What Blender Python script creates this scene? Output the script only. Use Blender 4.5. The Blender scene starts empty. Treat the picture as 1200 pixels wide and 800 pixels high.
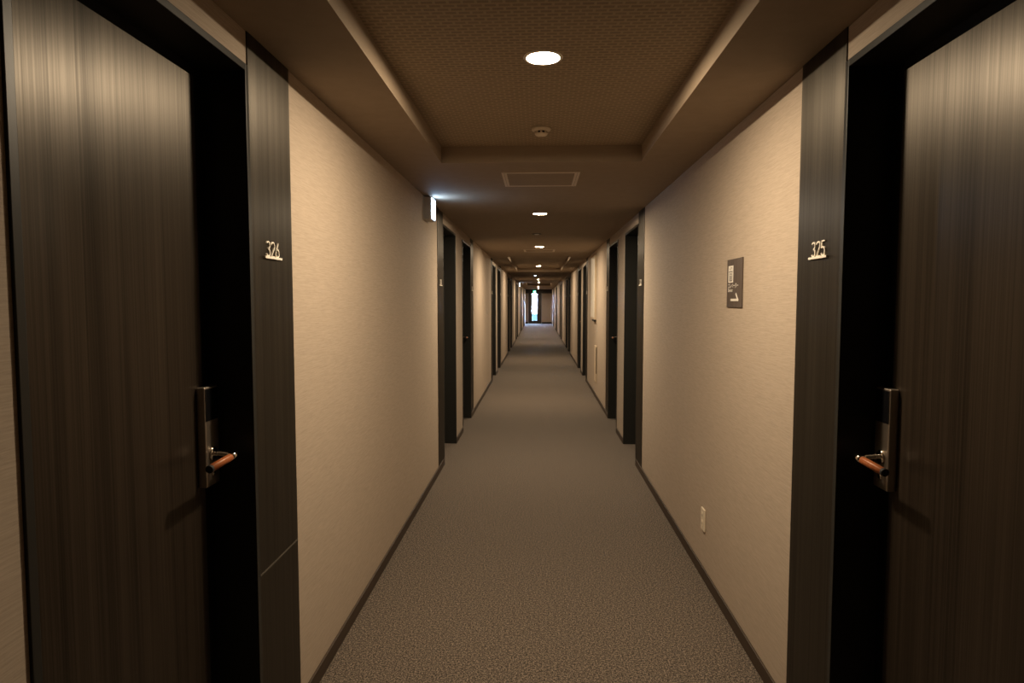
import bpy, bmesh, math
from mathutils import Vector, Matrix

scene = bpy.context.scene
COL = scene.collection

# ------------------------------------------------------------------ layout
XL, XR = -0.867, 0.899          # corridor wall faces
ZC = 2.296                      # ceiling
ZK = 2.388                      # top of the ceiling recesses
KL, KR = -0.562, 0.585          # sides of the ceiling recesses
Y0, Y1 = -3.0, 43.8             # back and far end
EYE = 1.5
RECESS = 0.127                  # door leaf set back from the wall face
PERIOD = 6.33
OPEN_W, OPEN_H = 0.856, 2.176   # clear door opening
FACE = 0.021                    # visible frame width

# ------------------------------------------------------------------ materials
def new_mat(name):
    m = bpy.data.materials.new(name)
    m.use_nodes = True
    nt = m.node_tree
    return m, nt, nt.nodes['Principled BSDF']

def plain(name, col, rough=0.5, metal=0.0, spec=0.5, vary=0.06, scale=40.0):
    """A single-colour material with a faint procedural mottling."""
    m, nt, b = new_mat(name)
    tc = nt.nodes.new('ShaderNodeTexCoord')
    no = nt.nodes.new('ShaderNodeTexNoise')
    no.inputs['Scale'].default_value = scale
    no.inputs['Detail'].default_value = 3
    nt.links.new(tc.outputs['Object'], no.inputs['Vector'])
    mx = nt.nodes.new('ShaderNodeMix'); mx.data_type = 'RGBA'
    mx.inputs['A'].default_value = [c * (1 - vary) for c in col] + [1]
    mx.inputs['B'].default_value = [min(1, c * (1 + vary)) for c in col] + [1]
    nt.links.new(no.outputs['Fac'], mx.inputs['Factor'])
    nt.links.new(mx.outputs['Result'], b.inputs['Base Color'])
    b.inputs['Roughness'].default_value = rough
    b.inputs['Metallic'].default_value = metal
    b.inputs['Specular IOR Level'].default_value = spec
    return m

def emitter(name, col, strength):
    m = bpy.data.materials.new(name); m.use_nodes = True
    nt = m.node_tree; nt.nodes.clear()
    e = nt.nodes.new('ShaderNodeEmission'); o = nt.nodes.new('ShaderNodeOutputMaterial')
    e.inputs['Color'].default_value = (*col, 1); e.inputs['Strength'].default_value = strength
    nt.links.new(e.outputs[0], o.inputs['Surface'])
    return m

def mapped(nt, scale):
    tc = nt.nodes.new('ShaderNodeTexCoord'); mp = nt.nodes.new('ShaderNodeMapping')
    mp.inputs['Scale'].default_value = scale
    nt.links.new(tc.outputs['Object'], mp.inputs['Vector'])
    return mp

def noise(nt, vec, scale, detail=4, rough=0.55, dist=0.0):
    n = nt.nodes.new('ShaderNodeTexNoise')
    n.inputs['Scale'].default_value = scale; n.inputs['Detail'].default_value = detail
    n.inputs['Roughness'].default_value = rough; n.inputs['Distortion'].default_value = dist
    nt.links.new(vec.outputs[0], n.inputs['Vector'])
    return n

def ramp(nt, fac, stops):
    r = nt.nodes.new('ShaderNodeValToRGB')
    els = r.color_ramp.elements
    while len(els) < len(stops): els.new(0.5)
    for e, (p, c) in zip(els, stops):
        e.position = p; e.color = (*c, 1)
    nt.links.new(fac, r.inputs['Fac'])
    return r

def bump(nt, b, fac, strength, dist=0.001):
    bp = nt.nodes.new('ShaderNodeBump')
    bp.inputs['Strength'].default_value = strength; bp.inputs['Distance'].default_value = dist
    nt.links.new(fac, bp.inputs['Height']); nt.links.new(bp.outputs[0], b.inputs['Normal'])

def mat_wallpaper(name, lo, hi, rough=0.8):
    """Woven paper with fine wavy horizontal threads."""
    m, nt, b = new_mat(name)
    v = mapped(nt, (13, 13, 270))
    n = noise(nt, v, 1.0, 4, 0.6, 0.5)
    r = ramp(nt, n.outputs['Fac'], [(0.3, lo), (0.68, hi)])
    nt.links.new(r.outputs[0], b.inputs['Base Color'])
    b.inputs['Roughness'].default_value = rough
    b.inputs['Specular IOR Level'].default_value = 0.3
    bump(nt, b, n.outputs['Fac'], 0.35, 0.001)
    return m

def mat_wood(name, lo, hi, rough, sc, spec=0.5):
    """Dark laminate with straight vertical grain."""
    m, nt, b = new_mat(name)
    v = mapped(nt, (sc, sc, 0.9))
    n = noise(nt, v, 1.0, 5, 0.62, 0.15)
    v2 = mapped(nt, (sc * 0.12, sc * 0.12, 0.25))
    n2 = noise(nt, v2, 1.0, 2, 0.5)
    a = nt.nodes.new('ShaderNodeMath'); a.operation = 'MULTIPLY_ADD'
    a.inputs[1].default_value = 0.45
    nt.links.new(n2.outputs['Fac'], a.inputs[0]); 
    s = nt.nodes.new('ShaderNodeMath'); s.operation = 'MULTIPLY'; s.inputs[1].default_value = 0.6
    nt.links.new(n.outputs['Fac'], s.inputs[0]); nt.links.new(s.outputs[0], a.inputs[2])
    r = ramp(nt, a.outputs[0], [(0.38, lo), (0.68, hi)])
    nt.links.new(r.outputs[0], b.inputs['Base Color'])
    rr = nt.nodes.new('ShaderNodeMapRange')
    rr.inputs['To Min'].default_value = rough + 0.05; rr.inputs['To Max'].default_value = rough - 0.05
    nt.links.new(n.outputs['Fac'], rr.inputs['Value'])
    nt.links.new(rr.outputs[0], b.inputs['Roughness'])
    # the grain also varies how strongly the laminate shines
    sp = nt.nodes.new('ShaderNodeMapRange')
    sp.inputs['From Min'].default_value = 0.35; sp.inputs['From Max'].default_value = 0.65
    sp.inputs['To Min'].default_value = spec * 0.7; sp.inputs['To Max'].default_value = spec * 1.3
    nt.links.new(a.outputs[0], sp.inputs['Value'])
    nt.links.new(sp.outputs[0], b.inputs['Specular IOR Level'])
    b.inputs['Specular Tint'].default_value = (1.0, 0.88, 0.73, 1)
    # brushed along the vertical grain: highlights spread sideways
    b.inputs['Anisotropic'].default_value = 0.72
    tv = nt.nodes.new('ShaderNodeCombineXYZ'); tv.inputs['Y'].default_value = 1.0
    nt.links.new(tv.outputs[0], b.inputs['Tangent'])
    bump(nt, b, n.outputs['Fac'], 0.25, 0.0006)
    return m

def mat_carpet():
    m, nt, b = new_mat('carpet_pile')
    v = mapped(nt, (1, 1, 1))
    n = noise(nt, v, 160, 2, 0.85)
    n2 = noise(nt, v, 90, 2, 0.6)
    half = nt.nodes.new('ShaderNodeMix')
    half.inputs['Factor'].default_value = 0.25
    nt.links.new(n.outputs['Fac'], half.inputs['A']); nt.links.new(n2.outputs['Fac'], half.inputs['B'])
    r = ramp(nt, half.outputs['Result'], [(0.40, (0.014, 0.011, 0.0085)), (0.50, (0.098, 0.078, 0.061)), (0.60, (0.33, 0.265, 0.21))])
    nt.links.new(r.outputs[0], b.inputs['Base Color'])
    b.inputs['Roughness'].default_value = 0.95
    b.inputs['Specular IOR Level'].default_value = 0.1
    b.inputs['Sheen Weight'].default_value = 0.15
    bump(nt, b, half.outputs['Result'], 0.8, 0.004)
    return m

def mat_recess_paper():
    """Ceiling paper with small offset oblong cells."""
    m, nt, b = new_mat('recess_paper')
    v = mapped(nt, (1, 1, 1))
    br = nt.nodes.new('ShaderNodeTexBrick')
    nt.links.new(v.outputs[0], br.inputs['Vector'])
    br.inputs['Color1'].default_value = (0.235, 0.175, 0.115, 1)
    br.inputs['Color2'].default_value = (0.275, 0.205, 0.135, 1)
    br.inputs['Mortar'].default_value = (0.375, 0.29, 0.195, 1)
    br.inputs['Scale'].default_value = 1.0
    br.inputs['Mortar Size'].default_value = 0.006
    br.inputs['Mortar Smooth'].default_value = 0.6
    br.inputs['Brick Width'].default_value = 0.042
    br.inputs['Row Height'].default_value = 0.024
    nt.links.new(br.outputs['Color'], b.inputs['Base Color'])
    b.inputs['Roughness'].default_value = 0.7
    bump(nt, b, br.outputs['Fac'], 0.4, 0.002)
    return m

M = {}
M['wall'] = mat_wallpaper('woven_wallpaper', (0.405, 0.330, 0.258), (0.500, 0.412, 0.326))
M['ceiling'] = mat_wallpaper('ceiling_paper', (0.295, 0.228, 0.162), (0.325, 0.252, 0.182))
M['recess'] = mat_recess_paper()
M['carpet'] = mat_carpet()
M['base'] = plain('baseboard_vinyl', (0.044, 0.027, 0.016), 0.5)
M['panel'] = mat_wood('pillar_laminate', (0.008, 0.007, 0.0055), (0.019, 0.0165, 0.013), 0.45, 260, 0.6)
M['wood'] = mat_wood('door_laminate', (0.007, 0.0053, 0.004), (0.027, 0.0195, 0.014), 0.42, 190, 0.75)
M['frame'] = plain('frame_steel', (0.020, 0.020, 0.018), 0.38, 0.0, 0.3)
M['black'] = plain('black_edging', (0.004, 0.004, 0.004), 0.6, 0.0, 0.2)
M['scuff'] = plain('panel_joint', (0.085, 0.075, 0.06), 0.6, vary=0.4, scale=160)
M['nickel'] = plain('satin_nickel', (0.46, 0.40, 0.34), 0.42, 1.0)
M['chrome'] = plain('polished_chrome', (0.75, 0.70, 0.62), 0.14, 1.0)
M['glassblack'] = plain('reader_glass', (0.006, 0.006, 0.007), 0.12)
M['grip'] = mat_wood('lever_wood', (0.30, 0.085, 0.028), (0.46, 0.15, 0.055), 0.40, 90)
M['ivory'] = plain('ivory_enamel', (0.86, 0.80, 0.70), 0.4)
M['plastic'] = plain('cream_plastic', (0.78, 0.69, 0.55), 0.4)
M['detector'] = plain('detector_plastic', (0.66, 0.56, 0.44), 0.45)
M['trimwhite'] = plain('white_trim', (0.75, 0.70, 0.62), 0.4)
M['lenswhite'] = plain('pale_lens', (0.88, 0.87, 0.85), 0.15)
M['hatchtrim'] = plain('hatch_aluminium', (0.66, 0.56, 0.46), 0.45, 0.0)
M['slot'] = plain('dark_slot', (0.008, 0.007, 0.006), 0.7)
M['signplate'] = mat_wood('sign_plate', (0.085, 0.065, 0.055), (0.125, 0.098, 0.083), 0.5, 60, 0.4)
M['signink'] = plain('sign_white', (0.80, 0.76, 0.69), 0.5)
M['signgrey'] = plain('sign_grey', (0.28, 0.26, 0.24), 0.5)
M['casegrey'] = plain('sign_case', (0.46, 0.44, 0.41), 0.5)
M['board'] = plain('white_board', (0.84, 0.79, 0.70), 0.5)
M['cover'] = plain('beige_cover', (0.62, 0.51, 0.37), 0.5)
M['enddoor'] = plain('dark_brown_steel', (0.030, 0.022, 0.022), 0.4)
M['endframe'] = plain('pale_steel', (0.30, 0.28, 0.29), 0.4)
M['lamp'] = emitter('warm_lamp', (1.0, 0.79, 0.54), 1120)
M['lampcool'] = emitter('cool_lamp', (0.75, 0.88, 1.0), 8)
M['exitface'] = emitter('lit_exit_face', (0.42, 0.66, 1.0), 25)
M['exitgreen'] = emitter('lit_exit_green', (0.05, 0.75, 0.35), 3)
M['exitwhite'] = emitter('lit_exit_white', (0.85, 1.0, 0.95), 3)
M['outside'] = plain('outside_ground', (0.0075, 0.0105, 0.0095), 0.9, 0.0, 0.0, vary=0.25, scale=0.3)
mg = bpy.data.materials.new('window_glass'); mg.use_nodes = True
nt = mg.node_tree; nt.nodes.clear()
_o = nt.nodes.new('ShaderNodeOutputMaterial'); _m = nt.nodes.new('ShaderNodeMixShader')
_t = nt.nodes.new('ShaderNodeBsdfTransparent'); _g = nt.nodes.new('ShaderNodeBsdfGlossy'); _f = nt.nodes.new('ShaderNodeFresnel')
_t.inputs['Color'].default_value = (0.93, 0.97, 1.0, 1); _g.inputs['Roughness'].default_value = 0.02
nt.links.new(_f.outputs[0], _m.inputs[0]); nt.links.new(_t.outputs[0], _m.inputs[1]); nt.links.new(_g.outputs[0], _m.inputs[2])
nt.links.new(_m.outputs[0], _o.inputs['Surface'])
M['glass'] = mg

# ------------------------------------------------------------------ mesh building
class MB:
    def __init__(self): self.bm = bmesh.new(); self.mats = []
    def mi(self, m):
        if m not in self.mats: self.mats.append(m)
        return self.mats.index(m)
    def face(self, pts, m):
        f = self.bm.faces.new([self.bm.verts.new(p) for p in pts]); f.material_index = self.mi(m); return f
    def box(self, x0, x1, y0, y1, z0, z1, m, skip=''):
        x0, x1 = sorted((x0, x1)); y0, y1 = sorted((y0, y1)); z0, z1 = sorted((z0, z1))
        v = [self.bm.verts.new(p) for p in ((x0,y0,z0),(x1,y0,z0),(x1,y1,z0),(x0,y1,z0),(x0,y0,z1),(x1,y0,z1),(x1,y1,z1),(x0,y1,z1))]
        for idx in ((0,3,2,1),(4,5,6,7),(0,1,5,4),(2,3,7,6),(1,2,6,5),(3,0,4,7)):
            f = self.bm.faces.new([v[i] for i in idx]); f.material_index = self.mi(m)
        return self
    def lathe(self, profile, m, seg=40, axis='z', c=(0,0,0)):
        """profile: list of (radius, height) from one pole or rim to the other."""
        rings = []
        for r, h in profile:
            ring = []
            if r < 1e-6:
                ring = [self.bm.verts.new(self._ax(0, 0, h, axis, c))]
            else:
                for k in range(seg):
                    a = 2 * math.pi * k / seg
                    ring.append(self.bm.verts.new(self._ax(r * math.cos(a), r * math.sin(a), h, axis, c)))
            rings.append(ring)
        for A, B in zip(rings, rings[1:]):
            for k in range(seg):
                a0, a1 = A[k % len(A)], A[(k + 1) % len(A)]
                b0, b1 = B[k % len(B)], B[(k + 1) % len(B)]
                vs = []
                for q in (a0, a1, b1, b0):
                    if q not in vs: vs.append(q)
                if len(vs) >= 3:
                    f = self.bm.faces.new(vs); f.material_index = self.mi(m); f.smooth = True
        return self
    def _ax(self, x, y, h, axis, c):
        p = {'z': (x, y, h), 'x': (h, x, y), 'y': (x, h, y)}[axis]
        return (p[0] + c[0], p[1] + c[1], p[2] + c[2])
    def ribbon(self, pts, width, d0, d1, place, m, closed=False):
        """flat stroke along 2-D pts, extruded from depth d0 to d1; place(u, v, d) -> 3-D."""
        n = len(pts); L, R = [], []
        for i in range(n):
            p = Vector(pts[i])
            a = Vector(pts[(i - 1) % n]) if (closed or i > 0) else None
            c = Vector(pts[(i + 1) % n]) if (closed or i < n - 1) else None
            d1v = (p - a).normalized() if a is not None else (c - p).normalized()
            d2v = (c - p).normalized() if c is not None else d1v
            t = (d1v + d2v)
            t = t.normalized() if t.length > 1e-6 else d1v
            nn = Vector((-t.y, t.x))
            k = min(1.6, 1 / max(0.3, nn.dot(Vector((-d1v.y, d1v.x)))))
            L.append(p + nn * width / 2 * k); R.append(p - nn * width / 2 * k)
        V = [[self.bm.verts.new(place(q.x, q.y, d)) for q in side] for side in (L, R) for d in (d0, d1)]
        L0, L1, R0, R1 = V
        rng = range(n if closed else n - 1)
        for i in rng:
            j = (i + 1) % n
            for q in ((L0[i], L0[j], R0[j], R0[i]), (L1[i], R1[i], R1[j], L1[j]), (L0[i], L1[i], L1[j], L0[j]), (R0[i], R0[j], R1[j], R1[i])):
                f = self.bm.faces.new(q); f.material_index = self.mi(m)
        if not closed:
            for i in (0, n - 1):
                f = self.bm.faces.new((L0[i], R0[i], R1[i], L1[i])); f.material_index = self.mi(m)
        return self
    def tube(self, pts, radii, m, seg=20):
        """round bar through 3-D pts with a radius at each point, capped."""
        rings = []; n = len(pts)
        for i, p in enumerate(pts):
            p = Vector(p)
            t = Vector(pts[min(i + 1, n - 1)]) - Vector(pts[max(i - 1, 0)])
            t.normalize()
            up = Vector((0, 0, 1)) if abs(t.z) < 0.9 else Vector((1, 0, 0))
            e1 = t.cross(up).normalized(); e2 = t.cross(e1).normalized()
            rings.append([self.bm.verts.new(p + (e1 * math.cos(2*math.pi*k/seg) + e2 * math.sin(2*math.pi*k/seg)) * radii[i]) for k in range(seg)])
        for A, B in zip(rings, rings[1:]):
            for k in range(seg):
                f = self.bm.faces.new((A[k], A[(k+1) % seg], B[(k+1) % seg], B[k])); f.material_index = self.mi(m); f.smooth = True
        for r in (rings[0], rings[-1]):
            f = self.bm.faces.new(r); f.material_index = self.mi(m)
        return self
    def mesh(self, name, sx=1, sy=1):
        if (sx, sy) != (1, 1):
            for v in self.bm.verts: v.co.x *= sx; v.co.y *= sy
        bmesh.ops.recalc_face_normals(self.bm, faces=self.bm.faces)
        me = bpy.data.meshes.new(name); self.bm.to_mesh(me); self.bm.free()
        for m in self.mats: me.materials.append(m)
        return me

def link(name, me, parent=None, loc=(0, 0, 0), bevel=0.0, seg=2):
    o = bpy.data.objects.new(name, me); COL.objects.link(o)
    if parent is not None: o.parent = parent
    o.location = loc
    if bevel:
        md = o.modifiers.new('edge_round', 'BEVEL'); md.width = bevel; md.segments = seg; md.limit_method = 'ANGLE'
        md.harden_normals = False
    return o

def empty(name, loc=(0, 0, 0), rz=0.0):
    o = bpy.data.objects.new(name, None); COL.objects.link(o)
    o.empty_display_size = 0.1; o.location = loc; o.rotation_euler = (0, 0, rz)
    return o

def tag(o, label, cat, group=None, kind=None):
    o['label'] = label; o['category'] = cat
    if group: o['group'] = group
    if kind: o['kind'] = kind
    return o

def copy_tree(o, parent=None):
    c = o.copy(); COL.objects.link(c)
    if parent is not None: c.parent = parent
    for ch in list(o.children): copy_tree(ch, c)
    return c

# ------------------------------------------------------------------ door positions along the corridor
# (frame start, frame end, pillar start, pillar end, +1 when the pillar is on the far side)
FW = OPEN_W + 2 * FACE
def door_list(first):
    """first: where the near frame starts; doors stand in mirrored pairs."""
    out = []; a = first
    pil = 0.318
    mirror = first + FW + pil + 1.648
    for k in range(7):
        s = a + PERIOD * k
        out.append((s, s + FW, s + FW, s + FW + pil, 1))
        if k < 6:
            b = 2 * mirror - a + PERIOD * k            # mirrored door: ends at b
            out.append((b - FW, b, b - FW - pil, b - FW, -1))
    return out
DL = door_list(1.037)
DR = door_list(1.078)

# ------------------------------------------------------------------ room shell
def build_wall(name, side, doors, label):
    X = XL if side < 0 else XR
    Xo = X + side * 0.32
    mb = MB(); y = Y0 - 0.3
    for (a, b, p0, p1, d) in sorted(doors):
        mb.box(X, Xo, y, a, 0, 2.6, M['wall'])
        mb.box(X, Xo, a, b, OPEN_H + FACE, 2.6, M['wall'])
        mb.box(Xo - side * 0.02, Xo, a, b, 0, OPEN_H + FACE, M['black'])
        y = b
    mb.box(X, Xo, y, Y1 + 0.3, 0, 2.6, M['wall'])
    tag(link(name, mb.mesh(name)), label, 'wall', kind='structure')

build_wall('wall_left', -1, DL, 'beige woven-paper corridor wall on the left of the carpet')
build_wall('wall_right', 1, DR, 'beige woven-paper corridor wall on the right, with outlet and elevator sign')

mb = MB()
mb.box(XL - 0.32, XR + 0.32, Y0 - 0.3, Y1 + 0.3, -0.1, 0, M['carpet'])
tag(link('floor', mb.mesh('floor')), 'grey-brown loop-pile carpet running down the whole corridor', 'floor', kind='structure')

RECESSES = [(-1.9, 3.78), (11.75, 17.5), (28.1, 33.4)]
mb = MB()
y = Y0 - 0.1
for a, b in RECESSES:
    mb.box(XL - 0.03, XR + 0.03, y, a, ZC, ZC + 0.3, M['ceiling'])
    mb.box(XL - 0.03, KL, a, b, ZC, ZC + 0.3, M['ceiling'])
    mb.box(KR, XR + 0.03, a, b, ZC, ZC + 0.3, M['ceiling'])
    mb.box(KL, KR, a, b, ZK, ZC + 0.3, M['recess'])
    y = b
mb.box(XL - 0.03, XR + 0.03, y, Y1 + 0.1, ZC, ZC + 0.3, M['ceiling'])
tag(link('ceiling', mb.mesh('ceiling')), 'brown papered ceiling with long patterned recesses', 'ceiling', kind='structure')

mb = MB(); mb.box(XL - 0.1, XR + 0.1, Y0 - 0.25, Y0, 0, 2.6, M['enddoor'])  # added unseen wall: keeps outside light out, dark to cut bounce light
tag(link('wall_back', mb.mesh('wall_back')), 'dark brown wall closing the corridor behind the viewpoint', 'wall', kind='structure')

def build_baseboard(name, side, doors, label):
    X = XL if side < 0 else XR
    mb = MB(); y = Y0
    for (a, b, p0, p1, d) in sorted(doors):
        mb.box(X, X - side * 0.009, y, a, 0, 0.062, M['base']); y = b
    mb.box(X, X - side * 0.009, y, Y1, 0, 0.062, M['base'])
    tag(link(name, mb.mesh(name), bevel=0.002), label, 'baseboard', kind='structure')
build_baseboard('baseboard_left', -1, DL, 'dark brown baseboard strip along the left wall')
build_baseboard('baseboard_right', 1, DR, 'dark brown baseboard strip along the right wall')

# ------------------------------------------------------------------ guest room doors
def door_prototype(s, d):
    """s: -1 left wall, +1 right wall; d: +1 latch on the far side.  Origin: floor, middle of the opening, wall face."""
    # built for s = -1, d = +1, so -x is into the wall, +x into the corridor
    root = empty('door_1')
    sx, sy = -s, d
    h = OPEN_W / 2
    f = MB()
    for y0, y1 in ((-h - FACE, -h), (h, h + FACE)):
        f.box(-0.20, 0.006, y0, y1, 0, OPEN_H + FACE, M['frame'])
    f.box(-0.20, 0.006, -h, h, OPEN_H, OPEN_H + FACE, M['frame'])
    # stop the leaf closes against
    fr = link('door_frame', f.mesh('door_frame', sx, sy), root, bevel=0.0015)
    lf = MB()
    lf.box(-RECESS - 0.045, -RECESS, -h, h, 0.008, OPEN_H, M['black'])
    leaf = link('door_leaf', lf.mesh('door_leaf', sx, sy), root)
    wf = MB()
    wf.box(-RECESS, -RECESS + 0.003, -h, h - 0.050, 0.012, OPEN_H - 0.032, M['wood'])
    link('wood_face', wf.mesh('wood_face', sx, sy), leaf)
    # lock case with card reader
    x0 = -RECESS + 0.003; x1 = -RECESS + 0.029
    la, lb = h - 0.088, h - 0.010
    lc = MB(); lc.box(x0, x1, la, lb, 0.955, 1.250, M['nickel'])
    lock = link('lock_case', lc.mesh('lock_case', sx, sy), root, bevel=0.004, seg=3)
    rd = MB(); rd.box(x1 - 0.001, x1 + 0.0015, la + 0.003, lb - 0.003, 1.150, 1.244, M['glassblack'])
    link('card_reader', rd.mesh('card_reader', sx, sy), lock, bevel=0.001)
    yn = h - 0.052; zn = 1.050; xe = x1 + 0.060
    rs = MB(); rs.lathe([(0, 0.0), (0.020, 0.0), (0.020, 0.004), (0.018, 0.006), (0, 0.006)], M['chrome'], 32, 'x', (x1, yn, zn))
    link('lever_rose', rs.mesh('lever_rose', sx, sy), lock)
    nk = MB(); nk.tube([(x1, yn, zn), (x1 + 0.02, yn, zn), (xe - 0.014, yn, zn - 0.002), (xe - 0.004, yn - 0.004, zn - 0.005), (xe, yn - 0.014, zn - 0.008)], [0.0075, 0.0075, 0.0075, 0.0078, 0.008], M['chrome'])
    nk.tube([(xe, yn + 0.024, zn - 0.0065), (xe, yn + 0.022, zn - 0.0065), (xe, yn - 0.014, zn - 0.008)], [0.0085, 0.0103, 0.0103], M['chrome'])
    link('lever_neck', nk.mesh('lever_neck', sx, sy), lock)
    gp = MB(); gp.tube([(xe, yn - 0.014, zn - 0.008), (xe, yn - 0.030, zn - 0.0085), (xe, yn - 0.128, zn - 0.012)], [0.0105, 0.0112, 0.0112], M['grip'])
    link('lever_grip', gp.mesh('lever_grip', sx, sy), lock)
    cp = MB(); cp.tube([(xe, yn - 0.128, zn - 0.012), (xe, yn - 0.136, zn - 0.0123), (xe, yn - 0.138, zn - 0.0124)], [0.0112, 0.0112, 0.0095], M['slot'])
    link('grip_cap', cp.mesh('grip_cap', sx, sy), lock)
    kc = MB(); kc.lathe([(0, 0.0), (0.009, 0.0), (0.009, 0.004), (0.0065, 0.005), (0, 0.005)], M['chrome'], 24, 'x', (x1, yn, 0.992))
    link('key_cylinder', kc.mesh('key_cylinder', sx, sy), lock)
    return root

ORD = ['first', 'second', 'third', 'fourth', 'fifth', 'sixth', 'seventh', 'eighth', 'ninth', 'tenth', 'eleventh', 'twelfth', 'thirteenth']
n_door = 0
n_trim = 0
protos = {}
trims = {}
def pillar(s, y0, y1, joint):
    """flush dark laminate panel beside each door, from baseboard to ceiling; black plate on the ceiling above it."""
    key = (s, joint)
    X = XL if s < 0 else XR
    if key not in trims:
        w = y1 - y0
        r = MB(); r.box(-0.02, 0.004, 0, w, 0.062, ZC, M['panel'])
        root = link('trim_1', r.mesh('trim', -s, 1), None)
        if joint:
            j = MB(); j.ribbon([(0.004, 0.6465), (0.10, 0.6455), (w - 0.004, 0.6465)], 0.006, 0.0035, 0.0050, lambda u, v, d: (d, u, v), M['scuff'])
            link('panel_joint', j.mesh('panel_joint', -s, 1), root)
        trims[key] = root
        o = root
    else:
        o = copy_tree(trims[key])
    o.location = (X, y0, 0)
    return o

for s, doors, wname in ((-1, DL, 'left'), (1, DR, 'right')):
    X = XL if s < 0 else XR
    for i, (a, b, p0, p1, d) in enumerate(doors):
        key = (s, d)
        if key not in protos:
            protos[key] = door_prototype(s, d); o = protos[key]
        else:
            o = copy_tree(protos[key])
        n_door += 1; o.name = 'door_%d' % n_door
        o.location = (X, (a + b) / 2, 0)
        num = (326 if s < 0 else 325) - 2 * i
        if i == 0:
            lab = 'dark wood-grain guest room door %d with lever handle, at the near end of the %s wall' % (num, wname)
        else:
            lab = 'dark guest room door, %s from the camera along the %s wall' % (ORD[i], wname)
        tag(o, lab, 'door', 'guest room doors', 'structure')
        t = pillar(s, p0, p1, s < 0 and i == 0)
        n_trim += 1; t.name = 'trim_%d' % n_trim
        tag(t, 'dark laminate wall panel beside the %s door from the camera on the %s wall' % (ORD[i], wname), 'wall panel', 'panels beside the doors', 'structure')

# ------------------------------------------------------------------ room numbers
def arc(cx, cy, rx, ry, a0, a1, n=10):
    return [(cx + rx * math.cos(math.radians(a0 + (a1 - a0) * k / n)), cy + ry * math.sin(math.radians(a0 + (a1 - a0) * k / n))) for k in range(n + 1)]
W_ = 0.21
DIG = {
    '0': [arc(0.25, 0.70, W_, 0.26, 0, 180) + arc(0.25, 0.28, W_, 0.26, 180, 360) + [(0.46, 0.70)]],
    '1': [[(0.10, 0.80), (0.28, 0.97), (0.28, 0.02)]],
    '2': [arc(0.25, 0.73, W_, 0.235, 165, -25) + [(0.06, 0.03), (0.47, 0.03)]],
    '3': [arc(0.24, 0.745, 0.20, 0.22, 150, -85) + arc(0.24, 0.275, W_, 0.245, 85, -155)],
    '4': [[(0.36, 0.02), (0.36, 0.97), (0.04, 0.27), (0.48, 0.27)]],
    '5': [[(0.45, 0.965), (0.11, 0.965), (0.085, 0.55)] + arc(0.24, 0.31, W_, 0.28, 125, -155)],
    '6': [[(0.36, 0.97), (0.20, 0.66)] + arc(0.25, 0.29, W_, 0.265, 150, 510, 22)],
    '7': [[(0.05, 0.965), (0.46, 0.965), (0.18, 0.02)]],
    '8': [arc(0.25, 0.75, 0.18, 0.215, -90, 270, 20), arc(0.25, 0.28, W_, 0.255, 90, 450, 20)],
    '9': [[(0.14, 0.02), (0.30, 0.33)] + arc(0.25, 0.70, W_, 0.265, -30, 330, 22)],
}
def room_number(s, yc, num, label):
    X = XL if s < 0 else XR
    u = 1 if s < 0 else -1
    root = empty('room_number_sign', (X - s * 0.004, yc, 1.636))
    def place(a, v, dep): return (-s * dep, u * a, v)
    bar = MB(); bar.ribbon([(-0.067, 0.0035), (0.067, 0.0035)], 0.0075, 0.0, 0.007, place, M['ivory'])
    link('underline_bar', bar.mesh('underline_bar'), root, bevel=0.0006)
    H = 0.049
    for k, ch in enumerate(num):
        m = MB()
        for st in DIG[ch]:
            m.ribbon([((k - 1) * 0.0355 + (x - 0.25) * 0.062, 0.0062 + y * H) for x, y in st], 0.0044, 0.0, 0.004, place, M['ivory'])
        link('digit', m.mesh('digit'), root)
    tag(root, label, 'room number', 'room numbers')

for s, doors, wname in ((-1, DL, 'left'), (1, DR, 'right')):
    for i in range(7):
        a, b, p0, p1, d = doors[i]
        num = str((326 if s < 0 else 325) - 2 * i)
        if i == 0: lab = 'ivory room number %s over a bar on the near %s pillar panel' % (num, wname)
        else: lab = 'small ivory room number beside the %s door from the camera, %s wall' % (ORD[i], wname)
        room_number(s, (p0 + p1) / 2 - (0.012 if i == 0 else 0), num, lab)

# ------------------------------------------------------------------ downlights
def downlight_proto():
    root = empty('downlight')
    r = MB(); r.lathe([(0.059, -0.0004), (0.0595, -0.0032), (0.062, -0.0040), (0.072, -0.002), (0.073, 0.0)], M['trimwhite'], 48)
    link('trim_ring', r.mesh('trim_ring'), root)
    e = MB(); e.lathe([(0.0, -0.001), (0.0588, -0.001)], M['lamp'], 40)
    o = link('diffuser', e.mesh('diffuser'), root)
    return root
LIGHTS = [
    (0.015, 2.43, ZK, 'large bright round downlight in the near ceiling recess, before the smoke detector'),
    (0.012, 5.97, ZC, 'second downlight from the camera, on flat ceiling beyond the nearest access hatch'),
    (0.010, 9.55, ZC, 'third downlight from the camera, just before the far access hatch'),
    (0.000, 12.75, ZK, 'downlight hidden up behind the near lip of the second ceiling recess'),
    (0.000, 16.5, ZK, 'fourth glowing downlight from the camera, at the far end of second recess'),
    (0.000, 23.75, ZC, 'fifth glowing downlight from the camera, beyond the cool emergency lamp'),
    (0.000, 27.3, ZC, 'sixth glowing downlight from the camera, just before the last ceiling recess'),
    (0.000, 30.8, ZK, 'downlight hidden up behind the near lip of the last ceiling recess'),
    (0.000, 34.4, ZC, 'seventh glowing downlight from the camera, tiny above the end door'),
    (0.000, 37.95, ZC, 'eighth glowing downlight from the camera, tiny just above the end door'),
    (0.000, 41.0, ZC, 'last downlight, on the ceiling right in front of the end door'),  # added lamp, brightens the end wall
]
dl = None
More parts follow.
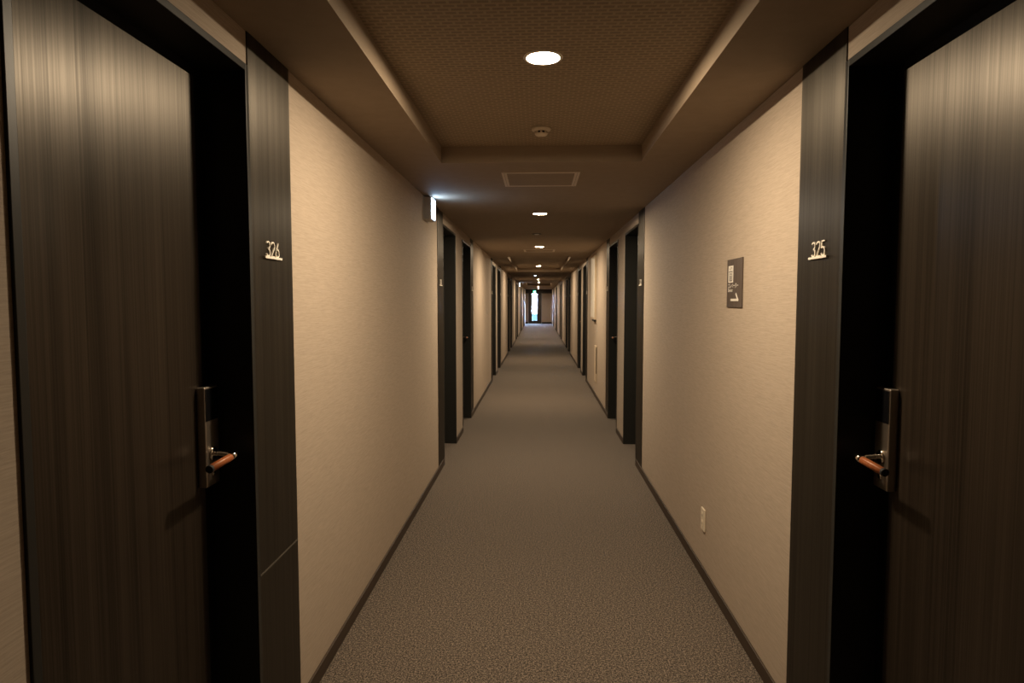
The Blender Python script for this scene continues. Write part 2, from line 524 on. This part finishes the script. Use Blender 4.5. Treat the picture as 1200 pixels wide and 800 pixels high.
for (x, yy, z, lab) in LIGHTS:
    o = downlight_proto() if dl is None else copy_tree(dl)
    dl = dl or o
    o.location = (x, yy, z)
    tag(o, lab, 'ceiling light', 'round ceiling downlights')

def emergency(x, y, r, lens, label):
    root = empty('ceiling_emergency_light', (x, y, ZC))
    a = MB(); a.lathe([(r * 0.55, 0.0), (r * 0.55, -0.003), (r * 0.9, -0.005), (r, -0.003), (r, 0)], M['frame'], 32)
    link('bezel', a.mesh('bezel'), root)
    b = MB(); b.lathe([(r * 0.56, -0.002), (r * 0.45, -0.009), (r * 0.25, -0.013), (0, -0.0145)], lens, 32)
    link('lens', b.mesh('lens'), root)
    tag(root, label, 'emergency light')
emergency(-0.022, 7.75, 0.058, M['lenswhite'], 'small unlit emergency lamp with pale lens between second and third downlights')
emergency(-0.10, 20.1, 0.075, M['lampcool'], 'cool white lamp on the far ceiling, off-centre between fourth and fifth downlights')

# smoke detector in the first recess
root = empty('smoke_detector', (0.012, 3.405, ZK))
a = MB(); a.lathe([(0, 0), (0.050, 0), (0.050, -0.007), (0.045, -0.013), (0.034, -0.016), (0, -0.016)], M['detector'], 40)
link('mounting_base', a.mesh('mounting_base'), root)
a = MB(); a.lathe([(0, -0.016), (0.028, -0.016), (0.028, -0.027), (0, -0.027)], M['slot'], 40)
link('sensing_chamber', a.mesh('sensing_chamber'), root)
a = MB()
for k in range(8):
    t = 2 * math.pi * (k + 0.5) / 8 + math.pi / 8
    a.tube([(0.0305 * math.cos(t), 0.0305 * math.sin(t), -0.015), (0.0305 * math.cos(t), 0.0305 * math.sin(t), -0.028)], [0.005, 0.005], M['detector'], 8)
link('chamber_rib', a.mesh('chamber_rib'), root)
a = MB(); a.lathe([(0.0, -0.026), (0.032, -0.026), (0.033, -0.029), (0.028, -0.036), (0.016, -0.039), (0, -0.0395)], M['detector'], 40)
link('cap', a.mesh('cap'), root)
tag(root, 'round cream smoke detector with dark slots in the near ceiling recess', 'smoke detector')

# ceiling access hatches
def hatch(x, y, label):
    root = empty('access_hatch', (x, y, ZC))
    h = 0.244
    f = MB()
    def ring(o, i, z0, z1):
        f.box(-o, o, -o, -i, z0, z1, M['hatchtrim']); f.box(-o, o, i, o, z0, z1, M['hatchtrim'])
        f.box(-o, -i, -i, i, z0, z1, M['hatchtrim']); f.box(i, o, -i, i, z0, z1, M['hatchtrim'])
    ring(h, h - 0.014, -0.003, 0)
    link('outer_frame', f.mesh('outer_frame'), root)
    f = MB(); ring(h - 0.017, h - 0.032, -0.0028, 0)
    link('inner_frame', f.mesh('inner_frame'), root)
    g = MB(); g.box(-h + 0.032, h - 0.032, -h + 0.032, h - 0.032, -0.0015, 0, M['ceiling'])
    link('hatch_panel', g.mesh('hatch_panel'), root)
    tag(root, label, 'ceiling hatch', 'ceiling access hatches')
hatch(0.012, 4.31, 'square ceiling access hatch with pale metal rim, nearest the camera')
hatch(0.012, 10.3, 'square ceiling access hatch beyond the third downlight, before second recess')

# ------------------------------------------------------------------ exit signs
def wall_exit(y, label):
    root = empty('exit_sign', (XL, y, 2.118))
    m = MB(); m.box(0.0, 0.058, 0.0, 0.205, 0.0, 0.166, M['casegrey'])
    link('housing', m.mesh('housing'), root, bevel=0.003)
    m = MB(); m.box(0.058, 0.064, 0.022, 0.165, 0.012, 0.160, M['exitface'])
    link('lit_face', m.mesh('lit_face'), root)
    m = MB(); m.box(-0.001, 0.004, -0.012, 0.217, -0.006, 0.172, M['casegrey'])
    link('mounting_plate', m.mesh('mounting_plate'), root)
    tag(root, label, 'exit sign', 'lit exit signs on the left wall')
wall_exit(4.90, 'glowing white exit sign box near the ceiling on left wall, nearest camera')
wall_exit(27.7, 'tiny glowing exit sign far down the left wall near the end door')

root = empty('exit_sign', (-0.27, Y1 - 0.06, 2.03))
m = MB(); m.box(-0.10, 0.10, 0, 0.055, 0, 0.20, M['casegrey']); link('housing', m.mesh('housing'), root, bevel=0.003)
m = MB(); m.box(-0.092, 0.092, -0.004, 0, 0.008, 0.192, M['exitgreen']); link('lit_face', m.mesh('lit_face'), root)
m = MB()
pl = lambda u, v, d: (u, -d, v)
m.ribbon([(0.025, 0.03), (0.025, 0.17), (0.075, 0.17), (0.075, 0.03)], 0.014, 0.004, 0.006, pl, M['exitwhite'])
m.ribbon([(-0.075, 0.10), (0.0, 0.10)], 0.022, 0.004, 0.006, pl, M['exitwhite'])
m.ribbon([(-0.03, 0.14), (0.005, 0.10), (-0.03, 0.06)], 0.018, 0.004, 0.0055, pl, M['exitwhite'])
link('pictogram', m.mesh('pictogram'), root)
tag(root, 'green and white lit exit sign above the end door', 'exit sign')

# ------------------------------------------------------------------ elevator sign on the right wall
def text_mesh(body, size, name, mat):
    cu = bpy.data.curves.new(name, 'FONT'); cu.body = body; cu.size = size; cu.extrude = 0.0; cu.offset = 0.0004
    cu.align_x = 'LEFT'; cu.resolution_u = 3
    o = bpy.data.objects.new(name, cu); COL.objects.link(o)
    dg = bpy.context.evaluated_depsgraph_get()
    me = bpy.data.meshes.new_from_object(o.evaluated_get(dg))
    bpy.data.objects.remove(o); bpy.data.curves.remove(cu)
    me.materials.clear(); me.materials.append(mat)
    return me
SW, SH = 0.228, 0.222
root = empty('elevator_sign', (XR, 3.012, 1.583))
m = MB(); m.box(-0.006, 0, -SW/2, SW/2, -SH/2, SH/2, M['signplate'])
link('sign_plate', m.mesh('sign_plate'), root, bevel=0.001)
def sp(u, v, d): return (-0.006 - d, SW/2 - u * SW, v * SH - SH/2)   # u left-right, v up, both 0..1
def sbox(mb, u0, u1, v0, v1, d0, d1, mat):
    p, q = sp(u0, v0, d0), sp(u1, v1, d1); mb.box(p[0], q[0], p[1], q[1], p[2], q[2], mat)
m = MB(); sbox(m, 0.10, 0.43, 0.515, 0.865, 0, 0.0006, M['signink'])
icon = link('elevator_icon', m.mesh('elevator_icon'), root)
m = MB()
sbox(m, 0.145, 0.385, 0.735, 0.750, 0.0006, 0.0010, M['slot'])
sbox(m, 0.155, 0.175, 0.56, 0.735, 0.0006, 0.0010, M['signgrey']); sbox(m, 0.355, 0.375, 0.56, 0.735, 0.0006, 0.0010, M['signgrey'])
sbox(m, 0.175, 0.355, 0.545, 0.562, 0.0006, 0.0010, M['slot'])
for cx in (0.215, 0.265, 0.315):
    sbox(m, cx - 0.018, cx + 0.018, 0.572, 0.665, 0.0006, 0.0010, M['signgrey'])
    m.lathe([(0, -0.0010), (0.0045, -0.0010), (0.0045, -0.0006), (0, -0.0006)], M['signgrey'], 14, 'x', (-0.006, sp(cx, 0, 0)[1], sp(0, 0.695, 0)[2]))
pw = lambda a, b, d: sp(a, b, d)
m.face([sp(0.19, 0.775, 0.0010), sp(0.25, 0.775, 0.0010), sp(0.22, 0.835, 0.0010)], M['signgrey'])
m.face([sp(0.28, 0.835, 0.0010), sp(0.34, 0.835, 0.0010), sp(0.31, 0.775, 0.0010)], M['signgrey'])
link('icon_drawing', m.mesh('icon_drawing'), icon)
rot = Matrix(((0, 0, -1), (-1, 0, 0), (0, 1, 0))).to_4x4()     # text x -> -Y, text y -> +Z, facing -X
for body, size, u, v in (('エレベーター', 0.0265, 0.09, 0.405), ('Elevator', 0.022, 0.095, 0.325)):
    me = text_mesh(body, size, 'lettering', M['signink'])
    me.transform(rot); p = sp(u, v, 0.0006); me.transform(Matrix.Translation(p))
    link('lettering', me, root)
m = MB()
asp = SH / SW
ap = lambda a, b, d: (-0.006 - d, SW/2 - a, b - SH/2)
m.ribbon([(0.28 * SW, 0.155 * SH), (0.80 * SW, 0.155 * SH)], 0.011, 0, 0.0006, ap, M['signink'])
m.ribbon([(0.775 * SW, 0.14 * SH), (0.625 * SW, 0.285 * SH)], 0.011, 0, 0.0007, ap, M['signink'])
link('arrow', m.mesh('arrow'), root)
tag(root, 'square dark elevator sign with white icon and arrow on the right wall', 'sign')

# ------------------------------------------------------------------ outlet, notice board and cover on the right wall
root = empty('wall_outlet', (XR, 3.487, 0.322))
m = MB(); m.box(-0.009, 0, -0.035, 0.035, -0.060, 0.060, M['plastic']); link('cover_plate', m.mesh('cover_plate'), root, bevel=0.003, seg=3)
for z in (-0.022, 0.022):
    m = MB(); m.box(-0.011, -0.009, -0.015, 0.015, z - 0.017, z + 0.017, M['plastic'])
    sk = link('socket', m.mesh('socket'), root, bevel=0.001)
    m = MB()
    for yy in (-0.006, 0.006): m.box(-0.0114, -0.0108, yy - 0.001, yy + 0.001, z - 0.005, z + 0.005, M['slot'])
    link('socket_slots', m.mesh('socket_slots'), sk)
tag(root, 'cream wall outlet low on the right wall above the baseboard', 'outlet')

root = empty('notice_board', (XR, 10.50, 1.215))
m = MB(); m.box(-0.028, 0, -0.37, 0.37, 0.0, 1.0, M['cover']); link('board_frame', m.mesh('board_frame'), root, bevel=0.002)
m = MB(); m.box(-0.031, -0.028, -0.345, 0.345, 0.03, 0.975, M['board']); link('white_panel', m.mesh('white_panel'), root)
m = MB(); m.box(-0.036, 0, -0.37, 0.0, -0.03, 0.0, M['slot']); link('bottom_tray', m.mesh('bottom_tray'), root, bevel=0.002)  # dark strip under the near half of the board
tag(root, 'tall white notice board with dark tray between third and fourth right doors', 'notice board')

root = empty('wall_cover', (XR, 10.10, 0.26))
m = MB(); m.box(-0.016, 0, -0.15, 0.15, 0, 0.55, M['cover']); link('cover_panel', m.mesh('cover_panel'), root, bevel=0.002)
m = MB(); m.box(-0.0165, -0.006, -0.1515, -0.149, 0.13, 0.53, M['slot']); link('edge_slot', m.mesh('edge_slot'), root)  # dark strip painting the shade on the cover's near edge
tag(root, 'pale upright service cover low on the right wall below the notice board', 'cover panel')

# ------------------------------------------------------------------ far end: door with a tall narrow window
DX0, DX1 = -0.66, 0.19
GX0, GX1, GZ0, GZ1 = -0.43, -0.09, 0.20, 1.99
mb = MB()
mb.box(XL - 0.1, DX0, Y1, Y1 + 0.2, 0, 2.6, M['wall'])
mb.box(DX1, XR + 0.1, Y1, Y1 + 0.2, 0, 2.6, M['wall'])
mb.box(DX0, DX1, Y1, Y1 + 0.2, 2.05, 2.6, M['wall'])
tag(link('wall_end', mb.mesh('wall_end')), 'short beige wall closing the far end of the corridor', 'wall', kind='structure')
mb = MB(); mb.box(XL, XR, Y1 - 0.012, Y1 + 0.005, 2.03, ZC, M['enddoor'])  # added dark board, puts the lintel's shade into colour
n_trim += 1
tag(link('trim_%d' % n_trim, mb.mesh('trim_header')), 'dark brown header board over the end door', 'trim', kind='structure')
mb = MB()
mb.box(XL, DX0 - 0.05, Y1 - 0.01, Y1, 0, 0.10, M['black']); mb.box(DX1 + 0.05, XR, Y1 - 0.01, Y1, 0, 0.10, M['black'])
tag(link('baseboard_end', mb.mesh('baseboard_end')), 'black baseboard strip across the far end wall', 'baseboard', kind='structure')
n_door += 1
root = empty('door_%d' % n_door, ((DX0 + DX1) / 2, Y1, 0))
cx = (DX0 + DX1) / 2
m = MB()
m.box(DX0 - 0.05 - cx, DX0 - cx, -0.02, 0.2, 0, 2.05, M['endframe']); m.box(DX1 - cx, DX1 + 0.05 - cx, -0.02, 0.2, 0, 2.05, M['endframe'])
m.box(DX0 - cx, DX1 - cx, -0.02, 0.2, 2.01, 2.05, M['enddoor'])
link('door_frame', m.mesh('end_door_frame'), root)
m = MB()
m.box(DX0 - cx, GX0 - cx, 0.05, 0.095, 0.0, 2.01, M['enddoor']); m.box(GX1 - cx, DX1 - cx, 0.05, 0.095, 0.0, 2.01, M['enddoor'])
m.box(GX0 - cx, GX1 - cx, 0.05, 0.095, 0.0, GZ0, M['enddoor']); m.box(GX0 - cx, GX1 - cx, 0.05, 0.095, GZ1, 2.01, M['enddoor'])
leaf = link('door_leaf', m.mesh('end_door_leaf'), root)
m = MB(); m.box(GX0 - cx - 0.005, GX1 - cx + 0.005, 0.068, 0.074, GZ0 - 0.005, GZ1 + 0.005, M['glass'])
link('window_pane', m.mesh('window_pane'), leaf)
m = MB()
hx = DX1 - cx - 0.09
m.tube([(hx, 0.05, 1.0), (hx, 0.0, 1.0), (hx - 0.01, -0.01, 1.0), (hx - 0.12, -0.01, 1.0)], [0.01] * 4, M['chrome'], 12)
link('lever_handle', m.mesh('lever_handle'), leaf)
tag(root, 'dark brown end door with a tall narrow bright window', 'door', kind='structure')

mb = MB(); mb.box(-60, 60, Y1 + 1.5, Y1 + 1000, -8.2, -8.0, M['outside'])
tag(link('ground_outside', mb.mesh('ground_outside')), 'pale ground outside, seen through the end door window', 'ground', kind='structure')

# ------------------------------------------------------------------ daylight, camera, view
w = bpy.data.worlds.new('World'); scene.world = w; w.use_nodes = True
bg = w.node_tree.nodes['Background']
bg.inputs['Color'].default_value = (0.46, 0.63, 1.0, 1); bg.inputs['Strength'].default_value = 165.0

cd = bpy.data.cameras.new('camera'); cam = bpy.data.objects.new('camera', cd); COL.objects.link(cam)
cd.sensor_width = 36; cd.lens = 760 / 1200 * 36; cd.clip_start = 0.02; cd.clip_end = 500
cam.location = (0, 0, EYE); cam.rotation_euler = (math.pi / 2 - 0.0619, 0, 0.0407)
scene.camera = cam

vs = scene.view_settings
vs.view_transform = 'Standard'; vs.look = 'None'; vs.gamma = 1.0; vs.use_curve_mapping = False
vs.exposure = 0.0
cy = scene.cycles
cy.use_denoising = True
cy.sample_clamp_indirect = 8.0
cy.max_bounces = 12; cy.diffuse_bounces = 8; cy.glossy_bounces = 4
cy.caustics_reflective = False; cy.caustics_refractive = False
